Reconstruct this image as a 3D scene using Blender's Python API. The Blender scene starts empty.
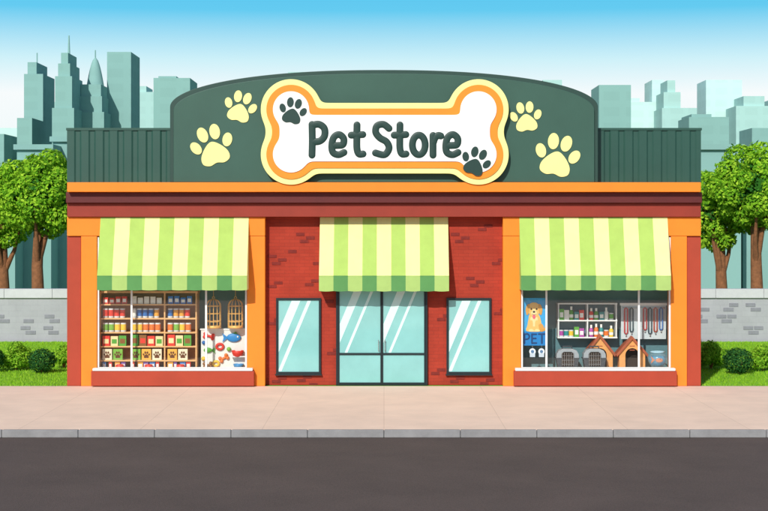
import bpy, math, random
import numpy as np
from mathutils import Vector, Matrix
random.seed(7); rng=np.random.default_rng(7)
S=bpy.context.scene
D=40.0; H=4.0; F=1600.0
def sc(y): return F/(D+y)
def X(px,y=0): return (px-384)/sc(y)
def Z(py,y=0): return H+(226-py)/sc(y)
def L(px,y=0): return px/sc(y)

# ---------------- materials ----------------
def hexc(h):
    h=h.lstrip('#'); r=[int(h[i:i+2],16)/255 for i in (0,2,4)]
    return tuple((c/12.92 if c<=0.04045 else ((c+0.055)/1.055)**2.4) for c in r)
MC={}
def mat(name,col,rough=.6,var=.12,scale=2.5,bump=.08,bscale=60,metal=0,spec=.4):
    if name in MC: return MC[name]
    if isinstance(col,str): col=hexc(col)
    m=bpy.data.materials.new(name); m.use_nodes=True; nt=m.node_tree; N=nt.nodes; K=nt.links
    b=N['Principled BSDF']; b.inputs['Roughness'].default_value=rough; b.inputs['Metallic'].default_value=metal
    b.inputs['Specular IOR Level'].default_value=spec
    tc=N.new('ShaderNodeTexCoord')
    n=N.new('ShaderNodeTexNoise'); n.inputs['Scale'].default_value=scale; n.inputs['Detail'].default_value=6; n.inputs['Roughness'].default_value=.65
    K.new(tc.outputs['Object'],n.inputs['Vector'])
    r=N.new('ShaderNodeValToRGB'); r.color_ramp.elements[0].position=.3; r.color_ramp.elements[1].position=.7
    r.color_ramp.elements[0].color=(*[c*(1-var) for c in col],1); r.color_ramp.elements[1].color=(*[min(.95,c*(1+var)) for c in col],1)
    K.new(n.outputs['Fac'],r.inputs['Fac']); K.new(r.outputs['Color'],b.inputs['Base Color'])
    if bump>0:
        n2=N.new('ShaderNodeTexNoise'); n2.inputs['Scale'].default_value=bscale; n2.inputs['Detail'].default_value=4
        K.new(tc.outputs['Object'],n2.inputs['Vector'])
        bp=N.new('ShaderNodeBump'); bp.inputs['Strength'].default_value=bump; bp.inputs['Distance'].default_value=.02
        K.new(n2.outputs['Fac'],bp.inputs['Height']); K.new(bp.outputs['Normal'],b.inputs['Normal'])
    MC[name]=m; return m
def brickmat(name,c1,c2,mortar,bw=.24,bh=.075,ms=.008,bump=.5,offset=.5,rough=.85,horizontal=False,nvar=.175,nscale=1.3):
    m=bpy.data.materials.new(name); m.use_nodes=True; nt=m.node_tree; N=nt.nodes; K=nt.links
    b=N['Principled BSDF']; b.inputs['Roughness'].default_value=rough; b.inputs['Specular IOR Level'].default_value=.25
    tc=N.new('ShaderNodeTexCoord'); sp=N.new('ShaderNodeSeparateXYZ'); K.new(tc.outputs['Object'],sp.inputs[0])
    cb=N.new('ShaderNodeCombineXYZ')
    if horizontal:
        K.new(sp.outputs['X'],cb.inputs['X']); K.new(sp.outputs['Y'],cb.inputs['Y'])
    else:
        ad=N.new('ShaderNodeMath'); ad.operation='ADD'; K.new(sp.outputs['X'],ad.inputs[0]); K.new(sp.outputs['Y'],ad.inputs[1])
        K.new(ad.outputs[0],cb.inputs['X']); K.new(sp.outputs['Z'],cb.inputs['Y'])
    t=N.new('ShaderNodeTexBrick'); t.inputs['Scale'].default_value=1; t.inputs['Brick Width'].default_value=bw; t.inputs['Row Height'].default_value=bh
    t.inputs['Mortar Size'].default_value=ms; t.inputs['Mortar Smooth'].default_value=.3; t.offset=offset
    t.inputs['Color1'].default_value=(*c1,1); t.inputs['Color2'].default_value=(*c2,1); t.inputs['Mortar'].default_value=(*mortar,1)
    K.new(cb.outputs[0],t.inputs['Vector'])
    n=N.new('ShaderNodeTexNoise'); n.inputs['Scale'].default_value=nscale; n.inputs['Detail'].default_value=8; n.inputs['Roughness'].default_value=.7; K.new(tc.outputs['Object'],n.inputs['Vector'])
    mr=N.new('ShaderNodeMapRange'); mr.inputs['From Min'].default_value=.25; mr.inputs['From Max'].default_value=.75; mr.inputs['To Min'].default_value=1-nvar; mr.inputs['To Max'].default_value=1+nvar
    K.new(n.outputs['Fac'],mr.inputs['Value'])
    mx=N.new('ShaderNodeVectorMath'); mx.operation='SCALE'; K.new(t.outputs['Color'],mx.inputs[0]); K.new(mr.outputs[0],mx.inputs['Scale'])
    K.new(mx.outputs[0],b.inputs['Base Color'])
    inv=N.new('ShaderNodeMath'); inv.operation='SUBTRACT'; inv.inputs[0].default_value=1; K.new(t.outputs['Fac'],inv.inputs[1])
    bp=N.new('ShaderNodeBump'); bp.inputs['Strength'].default_value=bump; bp.inputs['Distance'].default_value=.008
    K.new(inv.outputs[0],bp.inputs['Height']); K.new(bp.outputs['Normal'],b.inputs['Normal'])
    MC[name]=m; return m
def leafmat(name,cols,trans=.35):
    m=bpy.data.materials.new(name); m.use_nodes=True; nt=m.node_tree; N=nt.nodes; K=nt.links
    N.remove(N['Principled BSDF']); out=N['Material Output']
    g=N.new('ShaderNodeNewGeometry'); r=N.new('ShaderNodeValToRGB')
    el=r.color_ramp.elements; el[0].position=0; el[0].color=(*cols[0],1); el[1].position=1; el[1].color=(*cols[-1],1)
    for i,c in enumerate(cols[1:-1]):
        e=el.new((i+1)/(len(cols)-1)); e.color=(*c,1)
    K.new(g.outputs['Random Per Island'],r.inputs['Fac'])
    d=N.new('ShaderNodeBsdfDiffuse'); t=N.new('ShaderNodeBsdfTranslucent'); x=N.new('ShaderNodeMixShader'); x.inputs[0].default_value=trans
    K.new(r.outputs['Color'],d.inputs['Color']); K.new(r.outputs['Color'],t.inputs['Color'])
    K.new(d.outputs[0],x.inputs[1]); K.new(t.outputs[0],x.inputs[2]); K.new(x.outputs[0],out.inputs['Surface'])
    return m
def glassmat(name,tint,refl=.06,rough=.02,diffuse=None,df=.3):
    m=bpy.data.materials.new(name); m.use_nodes=True; nt=m.node_tree; N=nt.nodes; K=nt.links
    N.remove(N['Principled BSDF']); out=N['Material Output']
    t=N.new('ShaderNodeBsdfTransparent'); t.inputs['Color'].default_value=(*tint,1)
    g=N.new('ShaderNodeBsdfGlossy'); g.inputs['Roughness'].default_value=rough
    x=N.new('ShaderNodeMixShader'); x.inputs[0].default_value=refl
    src=t
    if diffuse:
        dd=N.new('ShaderNodeBsdfDiffuse'); dd.inputs['Color'].default_value=(*diffuse,1); y=N.new('ShaderNodeMixShader'); y.inputs[0].default_value=df
        K.new(t.outputs[0],y.inputs[1]); K.new(dd.outputs[0],y.inputs[2]); src=y
    K.new(src.outputs[0],x.inputs[1]); K.new(g.outputs[0],x.inputs[2]); K.new(x.outputs[0],out.inputs['Surface'])
    return m

# ---------------- mesh builder ----------------
class MB:
    def __init__(s): s.v=[];s.f=[];s.m=[];s.sm=[];s.mats=[]
    def mi(s,m):
        if m not in s.mats: s.mats.append(m)
        return s.mats.index(m)
    def add(s,vs,fs,m,smooth=False):
        o=len(s.v); s.v+= [tuple(v) for v in vs]; k=s.mi(m)
        for f in fs: s.f.append(tuple(i+o for i in f)); s.m.append(k); s.sm.append(smooth)
    def box(s,x0,x1,y0,y1,z0,z1,m):
        if x0>x1:x0,x1=x1,x0
        if z0>z1:z0,z1=z1,z0
        vs=[(x0,y0,z0),(x1,y0,z0),(x1,y1,z0),(x0,y1,z0),(x0,y0,z1),(x1,y0,z1),(x1,y1,z1),(x0,y1,z1)]
        s.add(vs,[(0,1,5,4),(1,2,6,5),(2,3,7,6),(3,0,4,7),(4,5,6,7),(3,2,1,0)],m)
    def pbox(s,px0,px1,py0,py1,y0,y1,m,ref=None):
        r=y0 if ref is None else ref
        s.box(X(px0,r),X(px1,r),y0,y1,Z(py1,r),Z(py0,r),m)
    def prism(s,poly,y0,y1,m):
        a=sum(poly[i][0]*poly[(i+1)%len(poly)][1]-poly[(i+1)%len(poly)][0]*poly[i][1] for i in range(len(poly)))
        if a<0: poly=poly[::-1]
        n=len(poly)
        vs=[(p[0],y0,p[1]) for p in poly]+[(p[0],y1,p[1]) for p in poly]
        fs=[tuple(range(n)),tuple(range(2*n-1,n-1,-1))]+[(i,n+i,n+(i+1)%n,(i+1)%n) for i in range(n)]
        s.add(vs,fs,m)
    def pprism(s,poly,y0,y1,m): s.prism([(X(a,y0),Z(b,y0)) for a,b in poly],y0,y1,m)
    def ell(s,cx,cy,rx,ry,y0,y1,m,rot=0,n=24):
        c,sn=math.cos(rot),math.sin(rot); P=[]
        for i in range(n):
            a=2*math.pi*i/n; u=rx*math.cos(a); w=ry*math.sin(a); P.append((cx+u*c-w*sn,cy+u*sn+w*c))
        s.pprism(P,y0,y1,m)
    def rings(s,rings,m,smooth=True,cap=True,closed=False):
        n=len(rings[0]); vs=[p for r in rings for p in r]; fs=[]
        R=len(rings)
        for i in range(R-1 if not closed else R):
            j=(i+1)%R
            for k in range(n): fs.append((i*n+k,i*n+(k+1)%n,j*n+(k+1)%n,j*n+k))
        s.add(vs,fs,m,smooth)
        if cap and not closed:
            s.add(rings[0],[tuple(range(n))],m); s.add(rings[-1],[tuple(range(n))],m)
    def tube(s,path,rad,m,n=8,closed=False):
        path=[Vector(p) for p in path]
        if not isinstance(rad,(list,tuple)): rad=[rad]*len(path)
        R=[]
        for i,p in enumerate(path):
            if closed: t=path[(i+1)%len(path)]-path[i-1]
            else: t=path[min(i+1,len(path)-1)]-path[max(i-1,0)]
            t.normalize(); ref=Vector((0,1,0)) if abs(t.y)<.9 else Vector((1,0,0))
            a=t.cross(ref).normalized(); b=t.cross(a)
            R.append([tuple(p+(a*math.cos(2*math.pi*k/n)+b*math.sin(2*math.pi*k/n))*rad[i]) for k in range(n)])
        s.rings(R,m,closed=closed)
    def lathe(s,c,prof,m,n=20,sy=1,cap=True):
        s.rings([[(c[0]+r*math.cos(2*math.pi*k/n),c[1]+sy*r*math.sin(2*math.pi*k/n),c[2]+z) for k in range(n)] for r,z in prof],m,cap=cap)
    def sph(s,c,r,m,n=14):
        if not isinstance(r,(tuple,list)): r=(r,r,r)
        R=[]
        for i in range(1,n):
            a=math.pi*i/n
            R.append([(c[0]+r[0]*math.sin(a)*math.cos(2*math.pi*k/n),c[1]+r[1]*math.sin(a)*math.sin(2*math.pi*k/n),c[2]-r[2]*math.cos(a)) for k in range(n)])
        s.rings(R,m)
    def stroke(s,pts,r,y,ry,m,closed=False,sub=6):
        P=catmull(pts,sub,closed); n=12; R=[]; N=len(P)
        def ring(i,scale=1,shift=0):
            if closed: a,b=P[i-1],P[(i+1)%N]
            else: a,b=P[max(i-1,0)],P[min(i+1,N-1)]
            dx,dz=b[0]-a[0],b[1]-a[1]; l=math.hypot(dx,dz) or 1; tx,tz=dx/l,dz/l; nx,nz=-tz,tx
            return [(P[i][0]+tx*shift+nx*math.cos(2*math.pi*k/n)*r*scale,y+math.sin(2*math.pi*k/n)*ry*scale,P[i][1]+tz*shift+nz*math.cos(2*math.pi*k/n)*r*scale) for k in range(n)]
        if not closed:
            for a in (.05,.35,.7,1.05,1.35): R.append(ring(0,math.sin(a),-r*math.cos(a)))
        for i in range(N): R.append(ring(i))
        if not closed:
            for a in (1.35,1.05,.7,.35,.05): R.append(ring(N-1,math.sin(a),r*math.cos(a)))
        s.rings(R,m,closed=closed,cap=not closed)
    def obj(s,name,parent=None,bevel=0,origin=True):
        me=bpy.data.meshes.new(name)
        vs=np.array(s.v); lo=vs.min(0); hi=vs.max(0)
        loc=Vector(((lo[0]+hi[0])/2,(lo[1]+hi[1])/2,lo[2])) if (origin and parent is None) else Vector((0,0,0))
        vs=vs-np.array(loc)
        me.from_pydata(vs.tolist(),[],s.f)
        for m in s.mats: me.materials.append(m)
        me.polygons.foreach_set('material_index',s.m); me.polygons.foreach_set('use_smooth',s.sm); me.update()
        o=bpy.data.objects.new(name,me); S.collection.objects.link(o); o.location=loc
        if parent:
            o.parent=parent; o.matrix_parent_inverse=Matrix.Translation(-parent.location)
        if bevel>0:
            b=o.modifiers.new('bevel','BEVEL'); b.width=bevel; b.segments=2; b.limit_method='ANGLE'; b.angle_limit=math.radians(50)
        return o
def catmull(p,sub,closed=False):
    if len(p)<3 or sub<2: return list(p)
    n=len(p); out=[]
    rg=range(n if closed else n-1)
    g=(lambda i:p[i%n]) if closed else (lambda i:p[max(0,min(n-1,i))])
    for i in rg:
        p0,p1,p2,p3=g(i-1),g(i),g(i+1),g(i+2)
        for k in range(sub):
            t=k/sub
            out.append(tuple(.5*((2*p1[j])+(-p0[j]+p2[j])*t+(2*p0[j]-5*p1[j]+4*p2[j]-p3[j])*t*t+(-p0[j]+3*p1[j]-3*p2[j]+p3[j])*t**3) for j in range(2)))
    if not closed: out.append(tuple(p[-1]))
    return out
def empty(name,loc):
    e=bpy.data.objects.new(name,None); e.empty_display_size=.3; e.location=loc; S.collection.objects.link(e); return e

# palette
ORANGE=mat('orange_stucco',(.88,.225,.012),.6,.05,1.5,.12,90)
BRICK=brickmat('red_brick',(.37,.042,.022),(.335,.036,.019),(.28,.036,.021),.25,.085,.006,.35)
DBRICK=mat('dark_brick',(.19,.020,.014),.85,.2,9,.3,60)
REDP=mat('red_plaster',(.38,.048,.020),.7,.08,1.5,.12,90)
MAROON=mat('maroon_trim',(.10,.010,.010),.55,.1,2,.08,60)
REDT=mat('red_trim',(.27,.028,.013),.6,.08,2,.08,60)
PGREEN=mat('green_metal',(.017,.072,.052),.42,.08,1.2,.03,30,0,.5)
AGREEN=mat('sign_green',(.032,.092,.066),.5,.07,1,.05,50)
AEDGE=mat('sign_edge',(.018,.055,.042),.5,.08,1,.05,50)
YEL=mat('sign_yellow',(.86,.80,.30),.45,.04,1,.03,50)
SOR=mat('sign_orange',(.88,.26,.015),.45,.05,1,.03,50)
WHITE=mat('sign_white',(.84,.84,.82),.4,.03,1,.02,50)
LETTER=mat('letter_green',(.010,.040,.032),.5,.06,2,.02,50)
FRW=mat('white_frame',(.82,.82,.80),.45,.04,3,.02,60)
DARK=mat('dark_frame',(.012,.022,.026),.35,.1,4,.02,60)
AWY=mat('awning_yellow',(.83,.79,.33),.85,.05,3,.2,220)
AWG=mat('awning_green',(.39,.56,.12),.85,.06,3,.2,220)
VAY=mat('valance_light_green',(.36,.52,.15),.85,.06,3,.2,220)
VAG=mat('valance_green',(.095,.27,.08),.85,.06,3,.2,220)
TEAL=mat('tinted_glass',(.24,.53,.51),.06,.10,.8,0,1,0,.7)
STREAK=mat('painted_reflection',(.62,.82,.80),.3,.03,2,0,1)  # pale colour standing in for reflections on the glass
INT=mat('interior_wall',(.11,.23,.26),.8,.06,2,.05,50)
INTL=mat('interior_ceiling',(.8,.78,.72),.8,.04,2,.05,50)
WOOD=mat('shelf_wood',(.76,.43,.18),.55,.12,7,.05,60)
WOODD=mat('shelf_back',(.62,.34,.15),.6,.10,7,.05,60)
GLASS=glassmat('window_glass',(.985,.995,.99),.04)

# ---------------- world, sun, camera ----------------
w=bpy.data.worlds.new('World'); S.world=w; w.use_nodes=True; nt=w.node_tree; N=nt.nodes; K=nt.links
EL=math.radians(33); AZ=math.radians(-18)
sky=N.new('ShaderNodeTexSky'); sky.sky_type='NISHITA'; sky.sun_disc=False; sky.sun_elevation=EL; sky.sun_rotation=math.radians(180)+math.radians(18)
bg=N['Background']; bg.inputs['Strength'].default_value=.10
tc=N.new('ShaderNodeTexCoord'); sp=N.new('ShaderNodeSeparateXYZ'); K.new(tc.outputs['Generated'],sp.inputs[0])
r=N.new('ShaderNodeValToRGB'); e=r.color_ramp.elements
e[0].position=0; e[0].color=(.80,.93,.93,1); e[1].position=1; e[1].color=(.05,.46,.82,1)
for p,c in ((.45,(.93,.97,.98)),(.57,(.62,.88,.95)),(.74,(.13,.60,.88))):
    q=e.new(p); q.color=(*c,1)
mp=N.new('ShaderNodeMapRange'); mp.inputs['From Min'].default_value=0; mp.inputs['From Max'].default_value=.18
K.new(sp.outputs['Z'],mp.inputs['Value']); K.new(mp.outputs[0],r.inputs['Fac'])
scl=N.new('ShaderNodeVectorMath'); scl.operation='SCALE'; scl.inputs['Scale'].default_value=10; K.new(r.outputs['Color'],scl.inputs[0])
f2=N.new('ShaderNodeMapRange'); f2.inputs['From Min'].default_value=.18; f2.inputs['From Max'].default_value=.4; K.new(sp.outputs['Z'],f2.inputs['Value'])
mx=N.new('ShaderNodeMix'); mx.data_type='RGBA'; K.new(f2.outputs[0],mx.inputs['Factor']); K.new(scl.outputs[0],mx.inputs['A']); K.new(sky.outputs[0],mx.inputs['B'])
K.new(mx.outputs['Result'],bg.inputs['Color'])
sl=bpy.data.lights.new('sun','SUN'); sl.energy=3.9; sl.angle=math.radians(.5); sl.color=(1,.97,.91)
so=bpy.data.objects.new('sun',sl); S.collection.objects.link(so)
sd=Vector((math.sin(AZ)*math.cos(EL),-math.cos(AZ)*math.cos(EL),math.sin(EL)))
so.rotation_euler=sd.to_track_quat('Z','Y').to_euler(); so.location=sd*50
cd=bpy.data.cameras.new('camera'); cam=bpy.data.objects.new('camera',cd); S.collection.objects.link(cam)
cam.location=(0,-D,H); cam.rotation_euler=(math.radians(90),0,0); cd.sensor_width=36; cd.lens=36*F/768; cd.shift_y=-29.5/768
cd.clip_end=6000; cd.clip_start=.5; S.camera=cam
S.view_settings.view_transform='Standard'

# ---------------- ground ----------------
KY=-8.63
g=MB(); GR=mat('ground_grass',(.10,.20,.04),.95,.3,.3,.4,8); g.box(-2500,2500,-2500,2500,-.5,-.156,GR); g.obj('ground')
g=MB(); LAWN=mat('lawn_grass',(.22,.46,.03),.95,.22,1.2,.5,40); g.box(-70,70,.0,15.4,-.15,-.008,LAWN); g.obj('lawn')
PAVE=brickmat('paving',(.86,.635,.50),(.84,.62,.49),(.68,.49,.38),2.4,2.155,.007,.15,0,.85,True,.10,.9)
g=MB(); g.box(-90,90,KY+.14,-.002,-.15,0,PAVE); g.obj('sidewalk')
KERB=mat('kerb_stone',(.27,.26,.26),.85,.15,3,.3,60)
g=MB()
for i in range(-60,60): g.box(i*1.5+.004,i*1.5+1.496,KY,KY+.138,-.15,-.001,KERB)
g.obj('kerb',bevel=.012)
ROAD=mat('asphalt',(.105,.074,.064),.9,.16,.5,.8,90)
nt=ROAD.node_tree; N=nt.nodes; K=nt.links; b=N['Principled BSDF']; src=b.inputs['Base Color'].links[0].from_socket
tcn=[q for q in N if q.type=='TEX_COORD'][0]
nn=N.new('ShaderNodeTexNoise'); nn.inputs['Scale'].default_value=28; nn.inputs['Detail'].default_value=5; nn.inputs['Roughness'].default_value=.8; K.new(tcn.outputs['Object'],nn.inputs['Vector'])
mr=N.new('ShaderNodeMapRange'); mr.inputs['From Min'].default_value=.3; mr.inputs['From Max'].default_value=.7; mr.inputs['To Min'].default_value=.68; mr.inputs['To Max'].default_value=1.32; K.new(nn.outputs['Fac'],mr.inputs['Value'])
vm=N.new('ShaderNodeVectorMath'); vm.operation='SCALE'; K.new(src,vm.inputs[0]); K.new(mr.outputs[0],vm.inputs['Scale']); K.new(vm.outputs[0],b.inputs['Base Color'])
g=MB(); g.box(-90,90,-22,KY-.001,-.155,-.15,ROAD); g.obj('road')
g=MB(); g.box(-90,90,-46,-22.01,-.15,0,PAVE); g.obj('sidewalk')
def grass(name,xr,yr,n):
    x=rng.uniform(*xr,n); y=rng.uniform(*yr,n); h=rng.uniform(.02,.065,n); a=rng.uniform(0,math.pi,n); wd=rng.uniform(.006,.014,n)
    lx=rng.normal(0,.02,n); ly=rng.normal(0,.02,n)
    v=np.zeros((n,3,3)); v[:,0]=np.stack([x-np.cos(a)*wd,y-np.sin(a)*wd,np.full(n,-.01)],1)
    v[:,1]=np.stack([x+np.cos(a)*wd,y+np.sin(a)*wd,np.full(n,-.01)],1); v[:,2]=np.stack([x+lx,y+ly,h],1)
    me=bpy.data.meshes.new(name); me.from_pydata(v.reshape(-1,3).tolist(),[],np.arange(n*3).reshape(-1,3).tolist())
    me.materials.append(GB); o=bpy.data.objects.new(name,me); S.collection.objects.link(o)
GB=leafmat('grass_blade',[(.18,.42,.02),(.30,.56,.03),(.44,.68,.06)],.3)
grass('lawn_grass',(-14.5,-7.98),(.03,15.3),38000); grass('lawn_grass',(7.98,14.5),(.03,15.3),38000)

# stone walls
WALLM=brickmat('stone_wall',(.40,.40,.43),(.385,.385,.415),(.36,.36,.39),.5,.2,.008,.2,nvar=.1)
CAPM=mat('coping_stone',(.56,.56,.58),.85,.08,2,.3,50); STM=mat('wall_stone',(.25,.25,.285),.85,.12,6,.3,40)
WY=15.65
for sx in (-1,1):
    g=MB(); x0,x1=sorted((sx*6.5,sx*40))
    zt=Z(289,WY); zc=Z(298,WY)
    g.box(x0,x1,WY,WY+.4,-.15,zc,WALLM)
    n=int((x1-x0)/1.6)
    for i in range(n): g.box(x0+i*(x1-x0)/n+.004,x0+(i+1)*(x1-x0)/n-.004,WY-.07,WY+.47,zc+.001,zt,CAPM)
    used=set()
    for i in range(34):
        cx=random.randint(int(x0/.9)+1,int(x1/.9)-2); cz=random.choice((0,2,4))
        if i<7: cx=sx*random.randint(11,14)
        if (cx,cz) in used: continue
        used.add((cx,cz)); xx=cx*.9+random.uniform(0,.2); zz=.2+cz*.2
        g.box(xx,xx+.36,WY-.014,WY+.01,zz+.03,zz+.16,STM)
        if random.random()<.7: g.box(xx-.17,xx+.17,WY-.014,WY+.01,zz+.19,zz+.32,STM)
        if random.random()<.5: g.box(xx+.2,xx+.52,WY-.014,WY+.01,zz+.19,zz+.32,STM)
    g.obj('stone_wall',bevel=.01)

# ---------------- pet store ----------------
store=empty('pet_store',(0,5,0))
g=MB()
for s in (0,1):
    m=(lambda a,b:(a,b)) if s==0 else (lambda a,b:(768-b,768-a))
    a,b=m(67,81); g.pbox(a,b,236.2,386,0.02,.3,REDP)
    a,b=m(81,97); g.pbox(a+.02,b,236.2,386,-.03,.45,ORANGE)
    a,b=m(247,265); g.pbox(a,b,236.2,386,-.03,.45,ORANGE)
    a,b=m(67,265); g.pbox(a,b,217.1,236,-.04,.45,ORANGE)
    a,b=m(67,71); g.box(X(a)+.003,X(b)-.003,.452,10,0,4.895,BRICK)
    g.box(X(a)+.004,X(b)-.004,.302,.4515,0,3.748,BRICK)
g.box(X(71.05),X(696.95),9.8,10,0,4.895,BRICK)
g.obj('wall_frame',store,.012)
g=MB(); g.box(X(265)+.003,X(503)-.003,.25,.45,0,4.222,BRICK)
for (px,py,k) in ((272,262,2),(300,240,2),(268,285,1),(309,383,0),(325,300,0),(268,322,1),(297,379,2),(327,352,1),(272,380,1),(305,283,1),(455,240,2),(492,262,1),(470,284,2),(437,318,1),(431,372,1),(450,380,1),(494,312,1),(480,382,1),(288,250,0),(478,228,1),(313,262,0)):
    for j in range(k+1):
        o=(0,6,-4)[j]; g.pbox(px+o,px+o+8.5,py-j*3.6,py-j*3.6+3,.238,.252,DBRICK)
g.obj('brick_wall',store,.004)
g=MB()
g.box(X(67),X(701),.0,.3,4.225,4.84,REDT)
g.pbox(67,701,203.2,217,-.12,-.003,REDT)
g.pbox(65.8,702.2,192.2,203,-.24,-.003,MAROON)
g.pbox(67,701,182.3,192,-.42,.5,ORANGE)
g.box(X(67)+.02,X(701)-.02,.51,10,4.9,5.05,mat('roof_felt',(.12,.12,.12),.9,.2,1))
g.obj('cornice',store,.015)
g=MB(); yF=.25
xa,xb=X(67,yF),X(701,yF); za,zb=5.101,Z(128,yF)
pts=[];x=xa;P=.36
while x<xb-.01:
    for dx,dy in ((0,0),(.18,0),(.22,.026),(.32,.026)):
        if x+dx<xb: pts.append((x+dx,yF+dy))
    x+=P
pts.append((xb,yF))
vs=[(a,b,za) for a,b in pts]+[(a,b,zb-.06) for a,b in pts]; n=len(pts)
g.add(vs,[(i,i+1,n+i+1,n+i) for i in range(n-1)],PGREEN)
g.box(xa+.01,xb-.01,yF+.07,yF+.2,za,zb-.062,PGREEN)
g.box(xa-.02,xb+.02,yF-.015,yF+.24,zb-.06,zb,PGREEN)
for q in (xa,xb-.1): g.box(q,q+.1,yF+.25,9.9,za-.04,zb-.02,PGREEN)
g.box(xa+.1,xb-.1,9.8,9.9,za-.04,zb-.02,PGREEN)
g.obj('roof_parapet',store)

def awning(px0,px1,n,start,yw,name,depth=.5):
    g=MB(); yf=yw-depth
    x0,x1=X(px0,yf),X(px1,yf); zt=Z(217.3,yw); zf=Z(276,yf); zb=Z(291 if n==9 else 290,yf)
    wd=(x1-x0)/n
    prof=[(yw-.004,zt)]+[(yw-depth*t-.0,zt+(zf-zt)*(t**.92)) for t in (.25,.5,.75,1)]
    for i in range(n):
        top=(AWY,AWG)[(i+start)%2]; va=(VAY,VAG)[(i+start)%2]
        a,b=x0+i*wd,x0+(i+1)*wd
        for (ya,zaa),(yb,zbb) in zip(prof,prof[1:]):
            g.add([(a,ya,zaa),(b,ya,zaa),(b,yb,zbb),(a,yb,zbb)],[(0,1,2,3)],top)
        sag=.012
        q=[(a+(b-a)*t/6,yf-.004-.006*math.sin(t/6*math.pi),zb-sag*math.sin(math.pi*t/6)) for t in range(7)]
        vs=[(p[0],p[1],zf) for p in q]+q
        g.add(vs,[(k,k+1,8+k,7+k) for k in range(6)],va)
        g.tube([(a,yf-.004,zf),(b,yf-.004,zf)],.009,va,6)
    for xx,mm in ((x0,(AWY,AWG)[start%2]),(x1,(AWY,AWG)[(n-1+start)%2])):
        pl=[(xx,y,z) for y,z in prof]+[(xx,yf,zb),(xx,yw-.004,zb)]
        g.add(pl,[tuple(range(len(pl)))],mm)
    g.tube([(x0+.02,yf+.02,zf-.02),(x1-.02,yf+.02,zf-.02)],.014,FRW,6)
    g.obj(name,store)
awning(97,247,10,1,-.04,'striped_awning'); awning(521,671,10,1,-.04,'striped_awning'); awning(319,449,9,0,.24,'striped_awning',.62)

for s in (0,1):
    m=(lambda a,b:(a,b)) if s==0 else (lambda a,b:(768-b,768-a))
    g=MB()
    a,b=m(91,254); g.pbox(a,b,371,386,-.22,-.035,REDP)
    a,b=m(97,247); g.box(X(a)+.002,X(b)-.002,-.034,.3,0,Z(371.2,-.22),REDP)
    a,b=m(92.5,252.5); g.pbox(a,b,368.3,370.9,-.24,-.032,FRW)
    g.obj('window_sill',store,.01)
    g=MB(); a,b=m(81,265)
    zf=Z(371.2,-.22)+.004
    xl,xr=X(a)+.01,X(b)-.01
    g.box(xl,xr,.95,1.0,zf,3.8,INT); g.box(xl,xr,.46,.949,zf-.05,zf,WOODD)
    a2,b2=m(97,247); g.box(X(a2)+.003,X(b2)-.003,.005,.459,zf,zf+.006,WOODD)
    g.box(xl,xr,.46,.949,3.7,3.75,INTL); g.box(xl,xl+.05,.46,.949,zf,3.7,INTL); g.box(xr-.05,xr,.46,.949,zf,3.7,INTL)
    g.obj('display_interior',store)
    g=MB(); yw=.02
    a,b=m(97,247)
    zt=Z(237,yw); zb=Z(369.2,yw)
    xx0,xx1=X(a)+.004,X(b)-.004
    g.box(xx0,xx0+.045,yw,yw+.06,zb,zt,FRW); g.box(xx1-.045,xx1,yw,yw+.06,zb,zt,FRW)
    g.box(xx0+.046,xx1-.046,yw+.002,yw+.058,zb,zb+.05,FRW)
    for p in ((131.5,206) if s==0 else (546.5,639)): g.box(X(p,yw)-.024,X(p,yw)+.024,yw+.003,yw+.057,zb+.051,zt,FRW)
    g.obj('window_frame',store,.005)
    g=MB(); g.box(xx0+.02,xx1-.02,yw+.028,yw+.034,zb+.02,zt,GLASS); g.obj('window_glass',store)

def reflection_streaks(g,x0,x1,z0,z1,bands,y):  # diagonal glass reflections modelled as thin pale strips
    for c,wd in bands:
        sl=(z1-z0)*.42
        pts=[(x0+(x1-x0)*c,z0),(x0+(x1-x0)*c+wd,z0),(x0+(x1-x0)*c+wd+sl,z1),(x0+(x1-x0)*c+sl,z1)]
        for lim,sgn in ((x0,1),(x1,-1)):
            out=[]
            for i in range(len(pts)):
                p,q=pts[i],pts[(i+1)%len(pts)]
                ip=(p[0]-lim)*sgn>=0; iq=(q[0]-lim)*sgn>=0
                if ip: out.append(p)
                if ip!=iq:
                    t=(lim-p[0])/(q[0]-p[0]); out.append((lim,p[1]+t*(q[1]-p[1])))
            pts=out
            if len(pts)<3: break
        if len(pts)>=3: g.prism(pts,y,y+.002,STREAK)
for a,b in ((276,321),(446.5,491.5)):
    g=MB(); y=.19
    x0,x1,z0,z1=X(a,y),X(b,y),Z(374,y),Z(298,y); t=.055
    g.box(x0,x0+t,y,.249,z0,z1,DARK); g.box(x1-t,x1,y,.249,z0,z1,DARK); g.box(x0+t,x1-t,y+.002,.249,z0,z0+t,DARK); g.box(x0+t,x1-t,y+.002,.249,z1-t,z1,DARK)
    g.box(x0-.02,x1+.02,y-.03,.249,z0-.035,z0-.001,DARK)
    g.box(x0+t+.001,x1-t-.001,.225,.245,z0+t,z1-t,TEAL)
    reflection_streaks(g,x0+t+.01,x1-t-.01,z0+t+.01,z1-t-.01,((-.42,.22),(-.02,.09)),.2215)
    g.obj('window',store,.004)
g=MB(); y=.16
x0,x1,z1=X(336,y),X(427.5,y),Z(285,y); z0=.0; t=.05; xc=(x0+x1)/2
g.box(x0,x0+t,y,.249,z0,z1,DARK); g.box(x1-t,x1,y,.249,z0,z1,DARK); g.box(x0+t,x1-t,y,.249,z1-t,z1,DARK); g.box(x0+t,x1-t,y-.0,.249,0,.03,DARK)
zr=Z(354,y)
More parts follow.
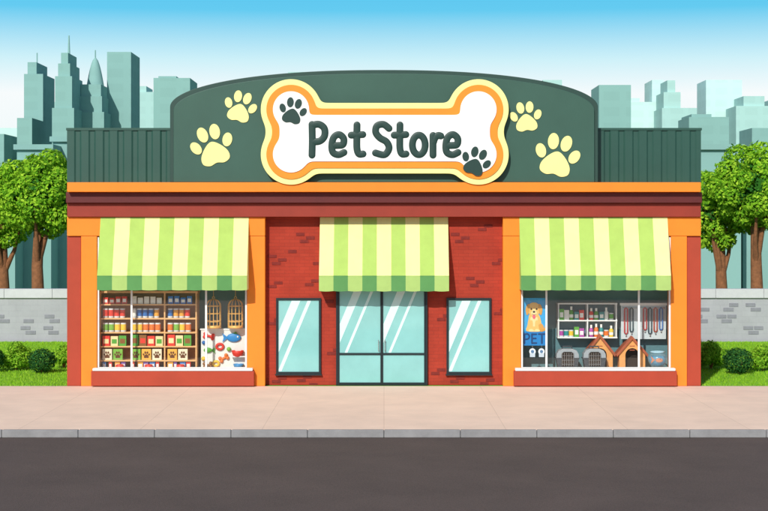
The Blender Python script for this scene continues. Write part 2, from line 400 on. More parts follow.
for a,b in ((x0+t+.004,xc-.003),(xc+.003,x1-t-.004)):
    g.box(a,a+.03,y+.012,.23,.034,z1-t-.002,DARK); g.box(b-.03,b,y+.012,.23,.034,z1-t-.002,DARK)
    g.box(a+.031,b-.031,y+.014,.228,.034,.07,DARK); g.box(a+.031,b-.031,y+.014,.228,zr-.025,zr+.025,DARK)
    g.box(a+.031,b-.031,.2,.215,.071,zr-.026,TEAL); g.box(a+.031,b-.031,.2,.215,zr+.026,z1-t-.004,TEAL)
    reflection_streaks(g,a+.04,b-.04,zr+.03,z1-t-.01,((-.30,.2),(.12,.07)),.1965)
g.obj('door',store,.003)
g=MB(); ST=mat('steel',(.6,.6,.6),.25,.05,3,0,1,1)
for xx in (xc-.08,xc+.08): g.tube([(xx,y-.04,.85),(xx,y-.04,1.15)],.009,ST,8); g.box(xx-.007,xx+.007,y-.04,y+.02,.88,.895,ST); g.box(xx-.007,xx+.007,y-.04,y+.02,1.1,1.115,ST)
g.obj('door_handle',store)

# ---------------- sign ----------------
sign=empty('pet_store_sign',(0,-.3,5.1))
def arch(o,yr):
    P=[(384-214+o,182.2)]
    for i in range(0,81):
        th=math.pi*i/80; c=-math.cos(th); u=abs(c)
        yy=70+o+37*(1-math.sqrt(max(0,1-u**2.25)))
        P.append((384+c*(214-o),yy))
    P.append((384+214-o,182.2)); return P
g=MB(); g.pprism(arch(0,0),-.18,.2,AEDGE); g.obj('sign_back_panel',sign,.01)
g=MB(); g.pprism(arch(3.5,0),-.25,-.182,AGREEN); g.obj('sign_face_panel',sign,.012)
def bone(R,st,sb,end,cut):
    P=[]; Lx=291; ct,cb=109.5,154.5
    def half(sx):
        cx=384+sx*(384-Lx)*1.0 + (0 if sx<0 else 1.5); Q=[]
        dy=ct-st; a0=math.atan2(dy,math.sqrt(max(0,R*R-dy*dy))); a1=math.pi+math.radians(end)
        for i in range(29):
            a=a0+(a1-a0)*i/28; Q.append((cx-sx*math.cos(a)*R,ct-math.sin(a)*R))
        dy=sb-cb; b0=math.atan2(dy,math.sqrt(max(0,R*R-dy*dy)))
        for i in range(29):
            a=a1+(b0-a1)*i/28; Q.append((cx-sx*math.cos(a)*R,cb+math.sin(a)*R))
        return Q
    l=half(-1); r=half(1)[::-1]
    pts=l+[(330+i*18,sb) for i in range(7)]+r+[(438-i*18,st) for i in range(7)]
    A=np.array(pts); A2=np.vstack([A,A[:1]]); d=np.r_[0,np.cumsum(np.hypot(*np.diff(A2,axis=0).T))]
    t=np.linspace(0,d[-1],360,endpoint=False); B=np.stack([np.interp(t,d,A2[:,0]),np.interp(t,d,A2[:,1])],1)
    for _ in range(8): B=(np.roll(B,1,0)+2*B+np.roll(B,-1,0))/4
    return [tuple(p) for p in B]
g=MB(); g.pprism(bone(30.5,103,173.5,34,0),-.47,-.43,YEL); g.obj('bone_border_yellow',sign,.006)
g=MB(); g.pprism(bone(25,108.5,168,41,0),-.50,-.4705,SOR); g.obj('bone_border_orange',sign,.006)
g=MB(); g.pprism(bone(18.5,115,161.5,52,0),-.525,-.5005,WHITE); g.obj('bone_face',sign,.006)
g=MB()
for px in (300,384,468):
    g.pbox(px-8,px+8,120,156,-.43,-.2505,AEDGE)
g.obj('bone_bracket',sign)
def paw(g,cx,cy,s,rot,y,m,th=.012):
    c,sn=math.cos(rot),math.sin(rot); u=s/40
    T=lambda a,b:(cx+(a*c-b*sn)*u,cy+(a*sn+b*c)*u)
    pad=catmull([(0,-5),(7,-1),(13,7),(13,14),(7,17),(0,15.5),(-7,17),(-13,14),(-13,7),(-7,-1)],5,True)
    g.pprism([T(a,b) for a,b in pad],y-th,y,m)
    for a,b,rx,ry,ro in ((-15.5,-3,4.6,6.6,-.45),(-6,-13.5,5,7.4,-.12),(6,-13.5,5,7.4,.12),(15.5,-3,4.6,6.6,.45)):
        q=T(a,b); g.ell(q[0],q[1],rx*u,ry*u,y-th,y,m,rot+ro)
g=MB()
for cx,cy,s,ro in ((240,108,32,.25),(212.5,147,42,-.28),(526,118,31,-.1),(557,157,44,.2)): paw(g,cx,cy,s,ro,-.2505,YEL,.02)
g.obj('paw_print_yellow',sign)
g=MB(); paw(g,292.5,112,27,.2,-.5255,LETTER); paw(g,475.5,162.5,29,.35,-.5255,LETTER,.012); g.obj('paw_print_green',sign)
YL=-.528
def T2(pts,y=YL): return [(X(a,y),Z(b,y)) for a,b in pts]
g=MB(); rr=L(3.5,YL); cnt=[0]
def st(pts,closed=False):
    cnt[0]+=1; g.stroke(T2(pts),rr*(1-.01*(cnt[0]%2)),YL-.0012*(cnt[0]%3),.014,LETTER,closed)
E=[(332.5,145.5),(338,145.5),(343,144.5),(343.6,138.5),(339,134.6),(333.8,137.5),(331.8,145.5),(333,152.5),(338.5,154.8),(344,152.5)]
Tt=[(357,125),(356.8,138),(357,149),(359,154),(363,154)]; Tb=[(351.2,135.2),(357,135),(362.8,134.6)]
st([(312,124.5),(312.3,140),(312,155.2)]); st([(312.5,125.2),(319,124.4),(324.3,128.5),(324.5,136),(320,141),(313,142)])
st(E); st(Tt); st(Tb)
st([(389,128.5),(383.5,124.5),(377,126),(375.8,132.5),(380,138),(386.5,142),(389,148.5),(384.5,154.8),(375.5,153)])
st([(a+43,b) for a,b in Tt]); st([(a+43,b) for a,b in Tb])
st([(418.8+6.4*math.cos(a),145+9.8*math.sin(a)) for a in [i*math.pi/5 for i in range(10)]],True)
st([(433,135.5),(433,145),(433,155.2)]); st([(433.4,142.5),(435,138),(438,135.5),(440.8,136)])
st([(a+114,b) for a,b in E])
g.obj('lettering',sign)

# ---------------- left display ----------------
COL={}
def pm(h,rough=.45):
    if h not in COL: COL[h]=mat('packaging_'+h.strip('#'),h,rough,.05,8,0,1)
    return COL[h]
ysh=.30
sh=empty('display_shelf',(X(147,.5),.5,.42))
g=MB(); zb=Z(369,ysh)+.02
a,b=X(99,ysh),X(197,ysh); zt=Z(293,ysh)
g.box(a,b,.8,.82,.45,zt,WOODD)
for xx in (a,(a+b)/2-.02-.42,(a+b)/2+.42-.02,b-.04): g.box(xx,xx+.035,ysh,.8,.45,zt,WOOD)
boards=[304,318,332,346,360]
for p in boards: g.box(a+.002,b-.002,ysh-.01,.799,Z(p+1.4,ysh),Z(p,ysh),WOOD)
g.box(a-.02,b+.02,ysh-.02,.83,zt,zt+.05,WOOD)
g.obj('shelf_frame',sh,.003)
g=MB(); W_='#F4F2EA'
def can(px,base,wpx,h,y,c,lab=None,r=None):
    x=X(px,y); z=Z(base,y)+.001; rad=L(wpx/2,y); hh=L(h,y)
    g.lathe((x,y+rad,z),((rad*.97,0),(rad,.006),(rad,hh*.25)),pm('#D8D8D8'),12)
    g.lathe((x,y+rad,z),((rad*1.01,hh*.2),(rad*1.01,hh*.85)),pm(c),12)
    g.lathe((x,y+rad,z),((rad,hh*.84),(rad*.97,hh)),pm('#D8D8D8'),12)
def pkg(px,base,wpx,h,y,c,lab):
    g.pbox(px,px+wpx,base-h,base-.05,y,y+.1,pm(c)); g.pbox(px+wpx*.15,px+wpx*.85,base-h*.7,base-h*.25,y-.003,y-.0005,pm(lab))
yi=ysh+.03
rows={304:['#D93A2B','#F0E9DC','#3B79C4'],318:['#E2402F','#F3F0E6','#2F6DB5','#E9A23B'],332:['#7FB544','#F2C43D','#E8772E'],346:['#E2402F','#F4D9A0','#59A33C','#8B5A2B'],360:['#EBDDBD','#7FB544','#EFB04A'],369:['#3A78BF','#E2402F','#F0A63A','#7B4FA0']}
sects=((102,127),(130.5,163),(167,194))
for ri,(base,cols) in enumerate(rows.items()):
    for si,(s0,s1) in enumerate(sects):
        if base==304: 
            xx=s0+1
            while xx<s1-5:
                pkg(xx,base,5,6+random.random()*2,yi,cols[(ri+si)%3],W_); xx+=6.3
        elif base in (318,):
            xx=s0+3; k=si
            while xx<s1-2: can(xx,base,5.2,9.5,yi,cols[(k)%len(cols)] if xx>s0 else cols[0]); xx+=5.7; k+= (1 if random.random()<.35 else 0)
        elif base==332:
            xx=s0+3; k=si
            while xx<s1-2: can(xx,base,5.6,9,yi,cols[k%3]); xx+=6; k+=(1 if random.random()<.3 else 0)
        elif base==346:
            xx=s0+.5; k=si*2
            while xx<s1-7: pkg(xx,base,7.2,9.5+random.random()*2,yi,cols[k%4],cols[(k+1)%4]); xx+=8.2; k+=1
        elif base==360:
            xx=s0+.5; k=si
            while xx<s1-9:
                pkg(xx,base,9.4,11,yi,cols[k%3],cols[k%3]); paw(g,xx+4.7,base-5,7,0,yi-.004,pm('#6B3E1E'),.004); xx+=10.6; k+=1
        else:
            xx=s0+.5; k=si
            while xx<s1-3: pkg(xx,base-.6,3+random.random()*3,6.5,yi,cols[k%4],W_); xx+=6.2; k+=1
g.obj('shelf_products',sh)
# food bowls on the display floor
def bowl(px,base,wpx,hpx,y,c,name='pet_bowl'):
    g=MB(); x=X(px,y); z=Z(base,y); R_=L(wpx/2,y); h=L(hpx,y)
    g.lathe((x,y+R_,z),((R_,0),(R_*.98,.006),(R_*.80,h*.95),(R_*.76,h),(R_*.70,h*.94),(R_*.62,h*.45),(R_*.1,h*.4)),pm(c),20)
    g.obj(name)
for px in (119,148,180): bowl(px,369,9.5,4.2,.09,'#D93A2B')

GOLD=mat('brass_wire',(.92,.52,.14),.4,.05,3,0,1,.2)
for px in (213.5,235.5):
    g=MB(); y=.36; cx=X(px,y); r=L(7.3,y); z0=Z(327,y); z1=Z(306,y)
    g.lathe((cx,y,z0),((r*.9,-.03),(r*1.06,-.02),(r*1.06,.03),(r,.035)),GOLD,20)
    for zz in (z0+.14,z0+.34,z1): g.tube([(cx+r*math.cos(i*math.pi/8),y+r*math.sin(i*math.pi/8),zz) for i in range(16)],.010,GOLD,5,True)
    for k in range(12):
        a=k*math.pi/6+.1; P_=[(cx+r*math.cos(a),y+r*math.sin(a),z0)]
        for j in range(7):
            t=j/6*math.pi/2; P_.append((cx+r*math.cos(t)*math.cos(a),y+r*math.cos(t)*math.sin(a),z1+r*.95*math.sin(t)))
        g.tube(P_,.010,GOLD,5)
    zt=z1+r*.95
    g.tube([(cx+.03*math.sin(i*math.pi/5),y,zt+.035-.03*math.cos(i*math.pi/5)) for i in range(10)],.008,GOLD,5,True)
    g.tube([(cx,y,zt+.06),(cx,y,3.69)],.006,GOLD,5)
    g.tube([(cx-r,y,z0+.16),(cx+r,y,z0+.16)],.01,WOOD,5)
    g.obj('bird_cage')
tb=MB(); y=.5
tb.pbox(201,246,330,368.6,y,y+.04,mat('pegboard',(.80,.80,.76),.7,.04,4,.1,120))
tb.pbox(200,247,328.6,330,y-.02,y+.05,FRW)
g=tb
def bonetoy(cx,cy,l,rot,c):
    u=(math.cos(rot),math.sin(rot)); v=(-u[1],u[0])
    for sgn in(-1,1):
        for w_ in(-1,1):
            g.sph((X(cx+u[0]*l*sgn+v[0]*1.6*w_,y),y-.03,Z(cy+u[1]*l*sgn+v[1]*1.6*w_,y)),L(1.9,y),pm(c),8)
    g.tube([(X(cx-u[0]*l,y),y-.03,Z(cy-u[1]*l,y)),(X(cx+u[0]*l,y),y-.03,Z(cy+u[1]*l,y))],L(1.2,y),pm(c),8)
bonetoy(209,336,4,.2,'#D93A2B'); bonetoy(224,358,3.4,-.5,'#E8772E'); bonetoy(208,365,3.2,-.1,'#8B5A2B')
# blue fish toy
fc='#2F86C9'
g.sph((X(234,y),y-.04,Z(337.5,y)),(L(7.2,y),.035,L(4.3,y)),pm(fc),16)
g.prism([(X(a,y),Z(b,y)) for a,b in ((228.5,337.5),(222.5,333.2),(223.8,337.6),(222.5,342))],y-.05,y-.03,pm(fc))
g.prism([(X(a,y),Z(b,y)) for a,b in ((231,334.2),(236,331.4),(238,334.4))],y-.05,y-.03,pm('#59A33C'))
g.sph((X(238,y),y-.072,Z(336.6,y)),L(.9,y),pm(W_),8)
# green and red chew toys
g.sph((X(208,y),y-.04,Z(350,y)),(L(4.2,y),.03,L(2.6,y)),pm('#59A33C'),12)
g.prism([(X(a,y),Z(b,y)) for a,b in ((211,350),(215.4,347),(214.6,350),(215.4,353.2))],y-.05,y-.03,pm('#59A33C'))
for cx,cy,r,c in ((220,346.5,3.4,'#D93A2B'),(216,363.5,3,'#F2C43D')):
    g.tube([(X(cx+r*math.cos(i*math.pi/8),y),y-.03,Z(cy+r*.8*math.sin(i*math.pi/8),y)) for i in range(16)],L(1.3,y),pm(c),8,True)
for cx,cy,r,c in ((229,349,2.2,'#7FB544'),(204,342.5,2,'#2F6DB5'),(203.6,358.5,2.2,'#F2C43D')):
    g.sph((X(cx,y),y-.04,Z(cy,y)),L(r,y),pm(c),12)
# red feeding bowl hung on the board
g.lathe((X(238,y),y-.12,Z(356,y)),((L(4,y),0),(L(5.4,y),L(3,y)),(L(6.2,y),L(6,y)),(L(5.7,y),L(6,y)),(L(4.6,y),L(2,y))),pm('#D93A2B'),18)
g.pbox(231,245,356.1,357.2,y-.2,y-.001,FRW)
g.lathe((X(239,y),y-.12,Z(368.4,y)),((L(3.4,y),0),(L(4.8,y),L(3,y)),(L(5.4,y),L(5,y)),(L(4.9,y),L(5,y)),(L(4,y),L(2,y))),pm('#3B8FCB'),18)
tb.obj('pet_toy_board')

# ---------------- right display ----------------
pst=empty('puppy_poster',(X(534,.25),.25,1.2))
g=MB(); y=.18; g.pbox(522.5,546,298,345.5,y,y+.02,pm('#2FA4DE')); g.pbox(522.5,546,331.5,345.5,y-.0025,y-.0005,pm('#1E7FC4')); g.obj('poster_sheet',pst)
g=MB(); F1=pm('#E9B866'); F2=pm('#D59A45'); F3=pm('#F4D79A'); BK=pm('#201815'); yy=y-.003
def pol(pts,m,lv,sub=5): g.pprism(catmull(pts,sub,True),yy-.0022*lv-.002,yy-.0022*lv-.0005,m)
pol([(530,314),(538,314),(541,321),(541.5,327),(542,331.2),(527,331.2),(527.5,325),(528.5,319)],F1,0)
pol([(538,326),(541,323.5),(543.5,326),(544,331),(539,331.2)],F2,1)
pol([(540,331),(544,329),(545.3,325),(546-.3,327),(545,330.5),(542,331.3)],F2,2)
pol([(531,317),(537,317),(537.5,322),(536,326),(532,326),(530.5,322)],F3,1)
pol([(529.5,321),(532.5,321),(533,329),(533.5,331.3),(529,331.3),(529,327)],F1,3)
pol([(535.5,321),(538.5,321),(538.7,327),(539.5,331.3),(535,331.3),(535,327)],F1,3)
pol([(529,331.4),(529,329.6),(531.5,329),(533.8,330),(533.8,331.4)],F3,4); pol([(534.8,331.4),(534.8,329.8),(537,329),(539.6,330),(539.6,331.4)],F3,4)
pol([(528,307),(530.5,303.4),(534,302.4),(537.5,303.4),(540,307),(539.6,312),(537,316),(534,317.3),(531,316),(528.4,312)],F1,4)
pol([(529.3,304),(526.8,305.5),(525.6,310),(526.8,315),(528.6,313.5),(529.6,309)],F2,5)
pol([(538.7,304),(541.2,305.5),(542.4,310),(541.2,315),(539.4,313.5),(538.4,309)],F2,5)
pol([(534,308.5),(536,311),(537,313.5),(535.5,315.5),(534,316),(532.5,315.5),(531,313.5),(532,311)],F3,5)
pol([(533,314.8),(535,314.8),(535.4,317.5),(534,319),(532.6,317.5)],pm('#E0607A'),6)
for cx in (531.3,536.7): g.ell(cx,309,.85,1,yy-.016,yy-.0145,BK)
g.ell(534,311.8,1.3,.95,yy-.016,yy-.0145,BK)
g.tube([(X(531.5,y),yy-.016,Z(314,y)),(X(534,y),yy-.016,Z(315,y)),(X(536.5,y),yy-.016,Z(314,y))],.004,BK,5)
g.obj('puppy_picture',pst)
g=MB(); yl=y-.006; rr2=L(.85,yl); m_=pm('#0F3F74')
for i,pts in enumerate(([(524.5,334),(524.5,343.2)],[(524.8,334.2),(527.5,333.9),(529.2,335.6),(528.9,337.9),(527.3,339),(524.8,339.2)],
            [(532,334),(532,343.2)],[(532.2,334.2),(536.3,334.2)],[(532.2,338.4),(535.8,338.4)],[(532.2,343),(536.4,343)],
            [(538.8,334),(545,334)],[(541.9,334.2),(541.9,343.2)])):
    g.stroke([(X(a,yl),Z(b,yl)) for a,b in pts],rr2*(1-.02*(i%2)),yl-.0006*(i%2),.004,m_)
g.obj('poster_lettering',pst)
for px in (532.5,541.5):
    g=MB(); y=.2
    g.tube([(X(px,y),y,Z(345.6,y)),(X(px,y),y,Z(348.5,y))],.008,ST,6)
    g.ell(px,351.5,3.2,3.2,y-.01,y+.01,pm('#E8EDF2')); g.ell(px,351.5,1.6,1.6,y-.016,y-.0105,pm('#5C7FA6')); g.pbox(px-2.6,px+2.6,353.2,357,y-.012,y+.008,pm('#C9D3DE'))
    g.obj('pet_tag')
bs=empty('wall_shelf',(X(588,.7),.7,2)); y=.58
g=MB(); a,b=X(558,y),X(617,y)
g.box(a,b,.92,.945,Z(338,y),Z(303,y),pm('#4F7680'))
for xx in (a,X(587,y),b-.03): g.box(xx,xx+.03,y,.919,Z(338,y),Z(303,y),FRW)
for p in (303,320,337): g.box(a-.01,b+.01,y-.01,.918,Z(p+1.3,y),Z(p,y),FRW)
g.obj('shelf_frame',bs,.003)
g=MB()
cols=['#E2402F','#3B8FCB','#F2C43D','#59A33C','#B14FA0','#F4F2EA','#E8772E','#2E8B8B']
def bottle(px,base,wp,h,y,c):
    x=X(px,y); z=Z(base,y)+.001; r=L(wp/2,y); hh=L(h,y)
    g.lathe((x,y+r,z),((r*.9,0),(r,.01),(r,hh*.62),(r*.45,hh*.76)),pm(c),12); g.lathe((x,y+r,z),((r*.5,hh*.74),(r*.5,hh)),pm('#F4F2EA'),10)
    g.lathe((x,y+r,z),((r*1.02,hh*.18),(r*1.02,hh*.42)),pm('#F4F2EA'),12)
k=0
for base in (320,337):
    xx=561.5
    while xx<614:
        if abs(xx-587.5)>3:
            kk=random.choice((0,0,1,2))
            if kk==0: bottle(xx,base,4.4,11+random.random()*2.5,y+.03,cols[k%8])
            elif kk==1: pkg(xx-2.2,base,4.8,8+random.random()*3,y+.03,cols[(k+3)%8],W_)
            else: can(xx,base,4.8,7,y+.03,cols[(k+5)%8])
            k+=random.choice((1,2,3))
        xx+=5.0
g.obj('shelf_products',bs)
g=MB(); y=.66
g.pbox(621,666,304,339,y+.03,y+.06,pm('#C9D3D6')); 
g.pbox(620,667,303,305.4,y-.01,y+.029,FRW)
g.tube([(X(622.5,y),y,Z(308,y)),(X(665,y),y,Z(308,y))],.012,ST,8)
for i,px in enumerate((626,631.5,645,650,655.5,661)):
    c=('#C23A3A','#2D4A55','#C23A3A','#2D4A55','#B5472B','#2F6DB5')[i]
    z1,z0=Z(308,y),Z(334-(i%3)*2,y); x=X(px,y); w_=L(1.5,y)
    g.tube([(x-w_,y-.01,z0+.04),(x-w_,y-.01,z1-.03),(x,y-.012,z1+.012),(x+w_,y-.01,z1-.03),(x+w_,y-.01,z0+.04),(x,y-.01,z0),(x-w_,y-.01,z0+.04)],.017,pm(c),6)
    g.sph((x,y-.015,z0-.03),.022,ST,8)
g.obj('leash_rack')
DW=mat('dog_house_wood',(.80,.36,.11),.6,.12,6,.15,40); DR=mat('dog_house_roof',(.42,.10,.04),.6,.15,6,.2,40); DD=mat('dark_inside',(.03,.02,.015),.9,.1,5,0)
for px0,px1,pk in ((584,616,334),(616,648.5,336)):
    g=MB(); y=.5; c=(px0+px1)/2; h=(px1-px0)/2; bs_=368.3
    Q=[(c-h*.8,bs_),(c-h*.8,352),(c,pk+3),(c+h*.8,352),(c+h*.8,bs_)]
    ow=h*.42; arc=[(c+ow*math.cos(t),355-ow*math.sin(t)) for t in [math.pi*i/12 for i in range(13)]]
    front=[(c-h*.8,bs_),(c-h*.8,352),(c,pk+3),(c+h*.8,352),(c+h*.8,bs_),(c+ow,bs_)]+arc+[(c-ow,bs_)]
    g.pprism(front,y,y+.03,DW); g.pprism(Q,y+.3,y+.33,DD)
    xl,xr=X(c-h*.8,y),X(c+h*.8,y); zb_,ze=Z(bs_,y),Z(352,y)
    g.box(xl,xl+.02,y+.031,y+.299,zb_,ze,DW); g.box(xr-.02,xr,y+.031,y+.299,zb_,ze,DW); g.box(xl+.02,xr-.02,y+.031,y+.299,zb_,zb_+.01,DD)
    for sg in (-1,1):
        A=[(c,pk),(c+sg*h,354.5),(c+sg*h*.94,357),(c,pk+3.4)]
        if sg<0: A=[(c-.02,pk),(c-h,354.5),(c-h*.94,357),(c-.02,pk+3.4)]
        g.prism([(X(a_,y-.05),Z(b_,y-.05)) for a_,b_ in A],y-.06,y+.36,DR)
    for zz in (346.5,350.5): g.pbox(c-2.6,c+2.6,zz-.9+.0,zz,y-.006,y-.0005,DR)
    g.obj('dog_house',bevel=.004)
CG=mat('carrier_plastic',(.055,.062,.072),.45,.1,5,.05,60); CL=mat('carrier_top',(.36,.38,.40),.45,.08,5,.05,60)
for px0,px1 in ((556.5,579),(583.5,606)):
    g=MB(); y=.14; c=(px0+px1)/2; h=(px1-px0)/2; bt=368.4
    g.pprism(catmull([(c-h*.86,bt),(c-h*.95,362),(c-h,358.6),(c+h,358.6),(c+h*.95,362),(c+h*.86,bt)],1),y,y+.3,CG)
    g.pprism([(c-h,358.3),(c-h*.97,354),(c-h*.8,350.6),(c-h*.45,349),(c+h*.45,349),(c+h*.8,350.6),(c+h*.97,354),(c+h,358.3)],y,y+.3,CL)
    g.pprism([(c-h-.6,359.2),(c-h-.6,357.8),(c+h+.6,357.8),(c+h+.6,359.2)],y-.012,y+.31,CG)
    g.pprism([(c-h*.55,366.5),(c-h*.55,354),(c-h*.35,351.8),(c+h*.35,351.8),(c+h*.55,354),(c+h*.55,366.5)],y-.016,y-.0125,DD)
    for i in range(6):
        xx=c-h*.5+i*h*.2; g.tube([(X(xx,y),y-.022,Z(366.3,y)),(X(xx,y),y-.022,Z(352.6,y))],.0075,ST,5)
    for zz in (355.5,360,364): g.tube([(X(c-h*.55,y),y-.026,Z(zz,y)),(X(c+h*.55,y),y-.026,Z(zz,y))],.0075,ST,5)
    g.tube([(X(c-5,y),y+.15,Z(349.2,y)),(X(c-4.3,y),y+.15,Z(346.8,y)),(X(c+4.3,y),y+.15,Z(346.8,y)),(X(c+5,y),y+.15,Z(349.2,y))],.018,CG,6)
    g.obj('pet_carrier',bevel=.004)
fb=empty('fish_bowl',(X(657,.3),.3,.42)); y=.33
g=MB(); cx,cz=X(657.5,y),Z(359.3,y); R=L(9.6,y); WG=glassmat('bowl_glass',(.95,.985,1),.10,.05,(.7,.9,1),.12); WT=glassmat('bowl_water',(.62,.88,.98),.03,.02,(.12,.55,.85),.42)
g.rings([[(cx+r_*math.cos(2*math.pi*k/24),y+r_*math.sin(2*math.pi*k/24),cz+z_) for k in range(24)] for r_,z_ in [(R*math.sin(a),-R*.9*math.cos(a)) for a in [.35+i*(2.15)/14 for i in range(15)]]+[(R*.72,R*.78)]],WG,cap=False)
g.obj('bowl',fb)
g=MB(); prof=[(R*.9*math.sin(a),-R*.84*math.cos(a)) for a in [.35+i*1.6/10 for i in range(11)]]
g.rings([[(cx+r_*math.cos(2*math.pi*k/24),y+.04+r_*math.sin(2*math.pi*k/24)*.8,cz+z_) for k in range(24)] for r_,z_ in prof],WT); g.obj('water',fb)
g=MB(); OF=pm('#F07A1E'); yf_=y-.165; g.sph((cx+.015,yf_,cz-.01),(.095,.012,.055),OF,12)
g.pprism([(655.0,359.8),(651.0,356.3),(652.0,359.6),(651.0,363.4)],yf_-.004,yf_+.004,OF)
g.ell(660.3,359,.5,.5,yf_-.014,yf_-.008,BK); g.obj('goldfish',fb)
g=MB(); g.tube([(cx+R*.72*math.cos(i*math.pi/10),y+R*.72*math.sin(i*math.pi/10),cz+R*.78) for i in range(20)],.014,pm('#BFE3F2'),6,True)
g.lathe((cx,y,cz-R*.86),((R*.42,-.02),(R*.42,.015)),pm('#D8C08A'),20); g.obj('rim_and_gravel',fb)

# ---------------- trees, bushes ----------------
def leafcloud(lobes,per,size,inner=.45,up=0):
    V=[]
    for (c,r) in lobes:
        n=int(per*(r**2)); d=rng.normal(size=(n,3)); d/=np.linalg.norm(d,axis=1)[:,None]
        rad=r*(1-inner*rng.random(n)**2.2)*rng.uniform(.9,1.1,n)
        p=np.array(c)+d*rad[:,None]*np.array([1,1,.88])
        nr=d+rng.normal(0,.45,(n,3))+np.array([0,0,up]); nr/=np.linalg.norm(nr,axis=1)[:,None]
        t=np.cross(nr,rng.normal(size=(n,3))); t/=np.linalg.norm(t,axis=1)[:,None]; b=np.cross(nr,t)
        s=size*rng.uniform(.6,1.3,n)[:,None]
        q=np.stack([p-t*s,p-b*s*.55,p+t*s,p+b*s*.55],1); V.append(q)
    return np.concatenate(V)
def leafobj(name,V,m,parent):
    n=len(V); me=bpy.data.meshes.new(name); me.from_pydata((V.reshape(-1,3)).tolist(),[],np.arange(n*4).reshape(-1,4).tolist()); me.materials.append(m)
    o=bpy.data.objects.new(name,me); S.collection.objects.link(o); o.parent=parent; o.matrix_parent_inverse=Matrix.Translation(-parent.location); return o
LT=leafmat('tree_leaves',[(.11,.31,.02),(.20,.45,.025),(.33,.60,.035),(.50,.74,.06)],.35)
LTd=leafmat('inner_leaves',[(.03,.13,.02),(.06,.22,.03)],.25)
BARK=mat('bark',(.24,.10,.04),.9,.3,6,.8,18)
def tree(cx,cy,rx,ry,tpx,y,nl=22):
    bx=X(tpx,y); T=empty('broadleaf_tree',(bx,y,-.15))
    C=Vector((X(cx,y),y,Z(cy,y))); RX=L(rx,y); RZ=L(ry,y); lobes=[]
    for i in range(nl):
        k=(i+.5)/nl; ph=math.acos(1-2*k); th=i*2.399963+random.uniform(-.2,.2); f=random.uniform(.60,.80)
        lr=RX*random.uniform(.28,.44)
        lobes.append(((C.x+RX*f*math.sin(ph)*math.cos(th),C.y+RX*.85*f*math.sin(ph)*math.sin(th),C.z+RZ*f*math.cos(ph)),lr))
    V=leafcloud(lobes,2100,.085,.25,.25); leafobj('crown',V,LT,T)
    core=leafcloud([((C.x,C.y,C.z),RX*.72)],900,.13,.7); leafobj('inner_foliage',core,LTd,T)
    g=MB(); zb_=C.z-RZ*.62
    trunk=[(bx,y,-.15),(bx+.03,y,.5),(bx-.03,y,(zb_)*.6),(bx+(C.x-bx)*.3,y,zb_)]
    g.tube(trunk,[.40,.26,.21,.18],BARK,10)
    for i in range(8):
        l=lobes[(i*3+12)%nl][0]; s_=Vector(trunk[2 if i%2 else 3]); e_=Vector(l); mid=s_.lerp(e_,.5)+Vector((random.uniform(-.1,.1),0,-.15))
        g.tube([s_,mid,e_],[.13,.08,.03],BARK,7)
    for a in (0,1.3,2.5,3.7,5): g.tube([(bx,y,.25),(bx+.35*math.cos(a),y+.35*math.sin(a),.02),(bx+.6*math.cos(a),y+.6*math.sin(a),-.14)],[.16,.12,.04],BARK,6)
    g.obj('trunk',T)
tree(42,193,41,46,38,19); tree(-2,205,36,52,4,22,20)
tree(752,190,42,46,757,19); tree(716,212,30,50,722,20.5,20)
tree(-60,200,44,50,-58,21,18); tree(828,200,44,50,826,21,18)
LB=leafmat('bush_leaves',[(.12,.32,.02),(.24,.50,.03),(.42,.66,.06)],.3); LBD=leafmat('dark_bush_leaves',[(.015,.07,.02),(.03,.12,.03),(.07,.20,.04)],.2)
def bush(px,base,r,kind):
    y=160*D/(base-226)-D; x=X(px,y); R=L(r,y); e_=empty('leafy_bush' if kind else 'round_bush',(x,y,0))
    if kind:
        lob=[((x+R*.55*math.cos(a),y+R*.5*math.sin(a),R*random.uniform(.6,.95)),R*random.uniform(.5,.62)) for a in [i*math.pi/3 for i in range(6)]]+[((x,y,R*1.3),R*.55)]
        V=leafcloud(lob,9000,.040,.4,.2); leafobj('leaves',V,LB,e_)
    else:
        V=leafcloud([((x,y,R*.92),R)],13000,.034,.3); leafobj('leaves',V,LBD,e_)
    g=MB()
    for i in range(5): a=i*1.256; g.tube([(x,y,0),(x+.3*R*math.cos(a),y+.3*R*math.sin(a),R*.9)],[.025,.01],BARK,5)
    g.obj('stems',e_)
for a in ((16,370,16,1),(42,373,13.5,0),(64,368,13,1),(-10,372,14,0),(711,369,16,1),(738,374,14.5,0),(763,371,15,1)): bush(*a)

# ---------------- skyline ----------------
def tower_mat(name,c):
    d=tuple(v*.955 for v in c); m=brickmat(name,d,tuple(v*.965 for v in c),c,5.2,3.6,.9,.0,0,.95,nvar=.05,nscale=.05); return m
NEAR=tower_mat('hazed_tower_near',(.25,.44,.41)); MID=tower_mat('hazed_tower_mid',(.40,.62,.58)); FAR=tower_mat('hazed_tower_far',(.55,.76,.72))  # aerial haze painted into the wall colours, paler with distance
def tower(name,y,m,boxes,spire=None,depth=14,crown=None):
    g=MB()
    y0=y
    for i,(a,b,t) in enumerate(boxes):
        g.box(X(a,y),X(b,y),y0+i*.6,y0+depth-i*.6,-.15,Z(t,y),m)
    if crown:
        c,w_,t0,t1=crown; cx=X(c,y); pr=[]
        for k in range(9):
            u=k/8; pr.append((max(.05,L(w_,y)*(1-u)**.55),Z(t0,y)+(Z(t1,y)-Z(t0,y))*u))
        g.lathe((cx,y+depth/2,0),pr,m,16)
    if spire:
        c,w_,t0,t1=spire; g.tube([(X(c,y),y+depth/2,Z(t0,y)-2),(X(c,y),y+depth/2,Z(t1,y))],[L(w_,y),.15],m,8)
    g.obj(name)
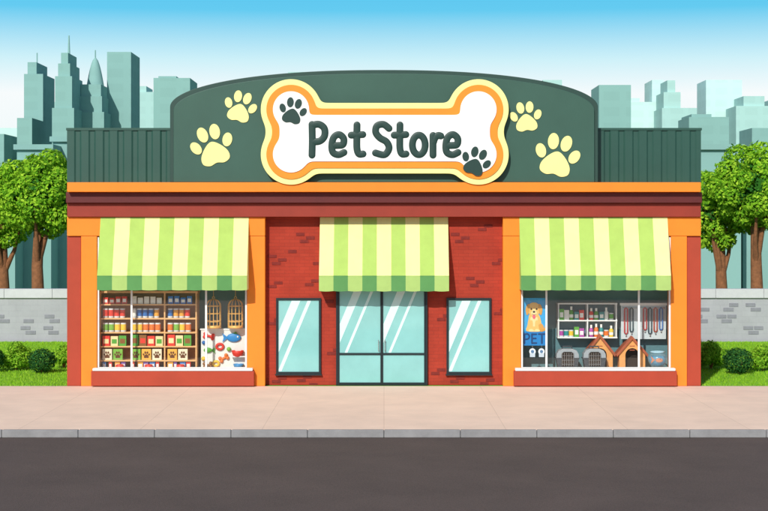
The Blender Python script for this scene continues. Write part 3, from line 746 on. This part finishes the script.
tower('spired_skyscraper',330,NEAR,[(52,74,108),(54.5,71.5,76),(57,69,63),(59.5,66.5,52)],(63,1.6,52,32))
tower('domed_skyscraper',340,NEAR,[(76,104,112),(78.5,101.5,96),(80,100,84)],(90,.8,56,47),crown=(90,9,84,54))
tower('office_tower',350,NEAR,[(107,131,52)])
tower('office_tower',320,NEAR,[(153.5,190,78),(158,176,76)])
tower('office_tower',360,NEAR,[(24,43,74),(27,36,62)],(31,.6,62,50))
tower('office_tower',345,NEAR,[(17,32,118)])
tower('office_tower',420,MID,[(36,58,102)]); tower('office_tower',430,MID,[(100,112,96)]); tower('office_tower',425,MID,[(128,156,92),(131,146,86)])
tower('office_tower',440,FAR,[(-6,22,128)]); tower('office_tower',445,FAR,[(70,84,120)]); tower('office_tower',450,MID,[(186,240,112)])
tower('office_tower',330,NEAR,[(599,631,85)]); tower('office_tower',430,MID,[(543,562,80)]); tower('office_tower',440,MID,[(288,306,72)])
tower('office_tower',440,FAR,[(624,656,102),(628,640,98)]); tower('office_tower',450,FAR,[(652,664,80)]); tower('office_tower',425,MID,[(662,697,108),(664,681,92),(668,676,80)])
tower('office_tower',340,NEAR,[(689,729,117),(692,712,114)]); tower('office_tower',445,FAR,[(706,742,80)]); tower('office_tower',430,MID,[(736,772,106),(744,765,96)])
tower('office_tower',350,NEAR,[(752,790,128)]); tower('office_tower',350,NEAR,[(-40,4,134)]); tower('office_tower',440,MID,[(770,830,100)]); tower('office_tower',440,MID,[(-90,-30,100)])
LOW=tower_mat('city_block_wall',(.24,.42,.39))  # teal-grey wall colour with the haze painted in
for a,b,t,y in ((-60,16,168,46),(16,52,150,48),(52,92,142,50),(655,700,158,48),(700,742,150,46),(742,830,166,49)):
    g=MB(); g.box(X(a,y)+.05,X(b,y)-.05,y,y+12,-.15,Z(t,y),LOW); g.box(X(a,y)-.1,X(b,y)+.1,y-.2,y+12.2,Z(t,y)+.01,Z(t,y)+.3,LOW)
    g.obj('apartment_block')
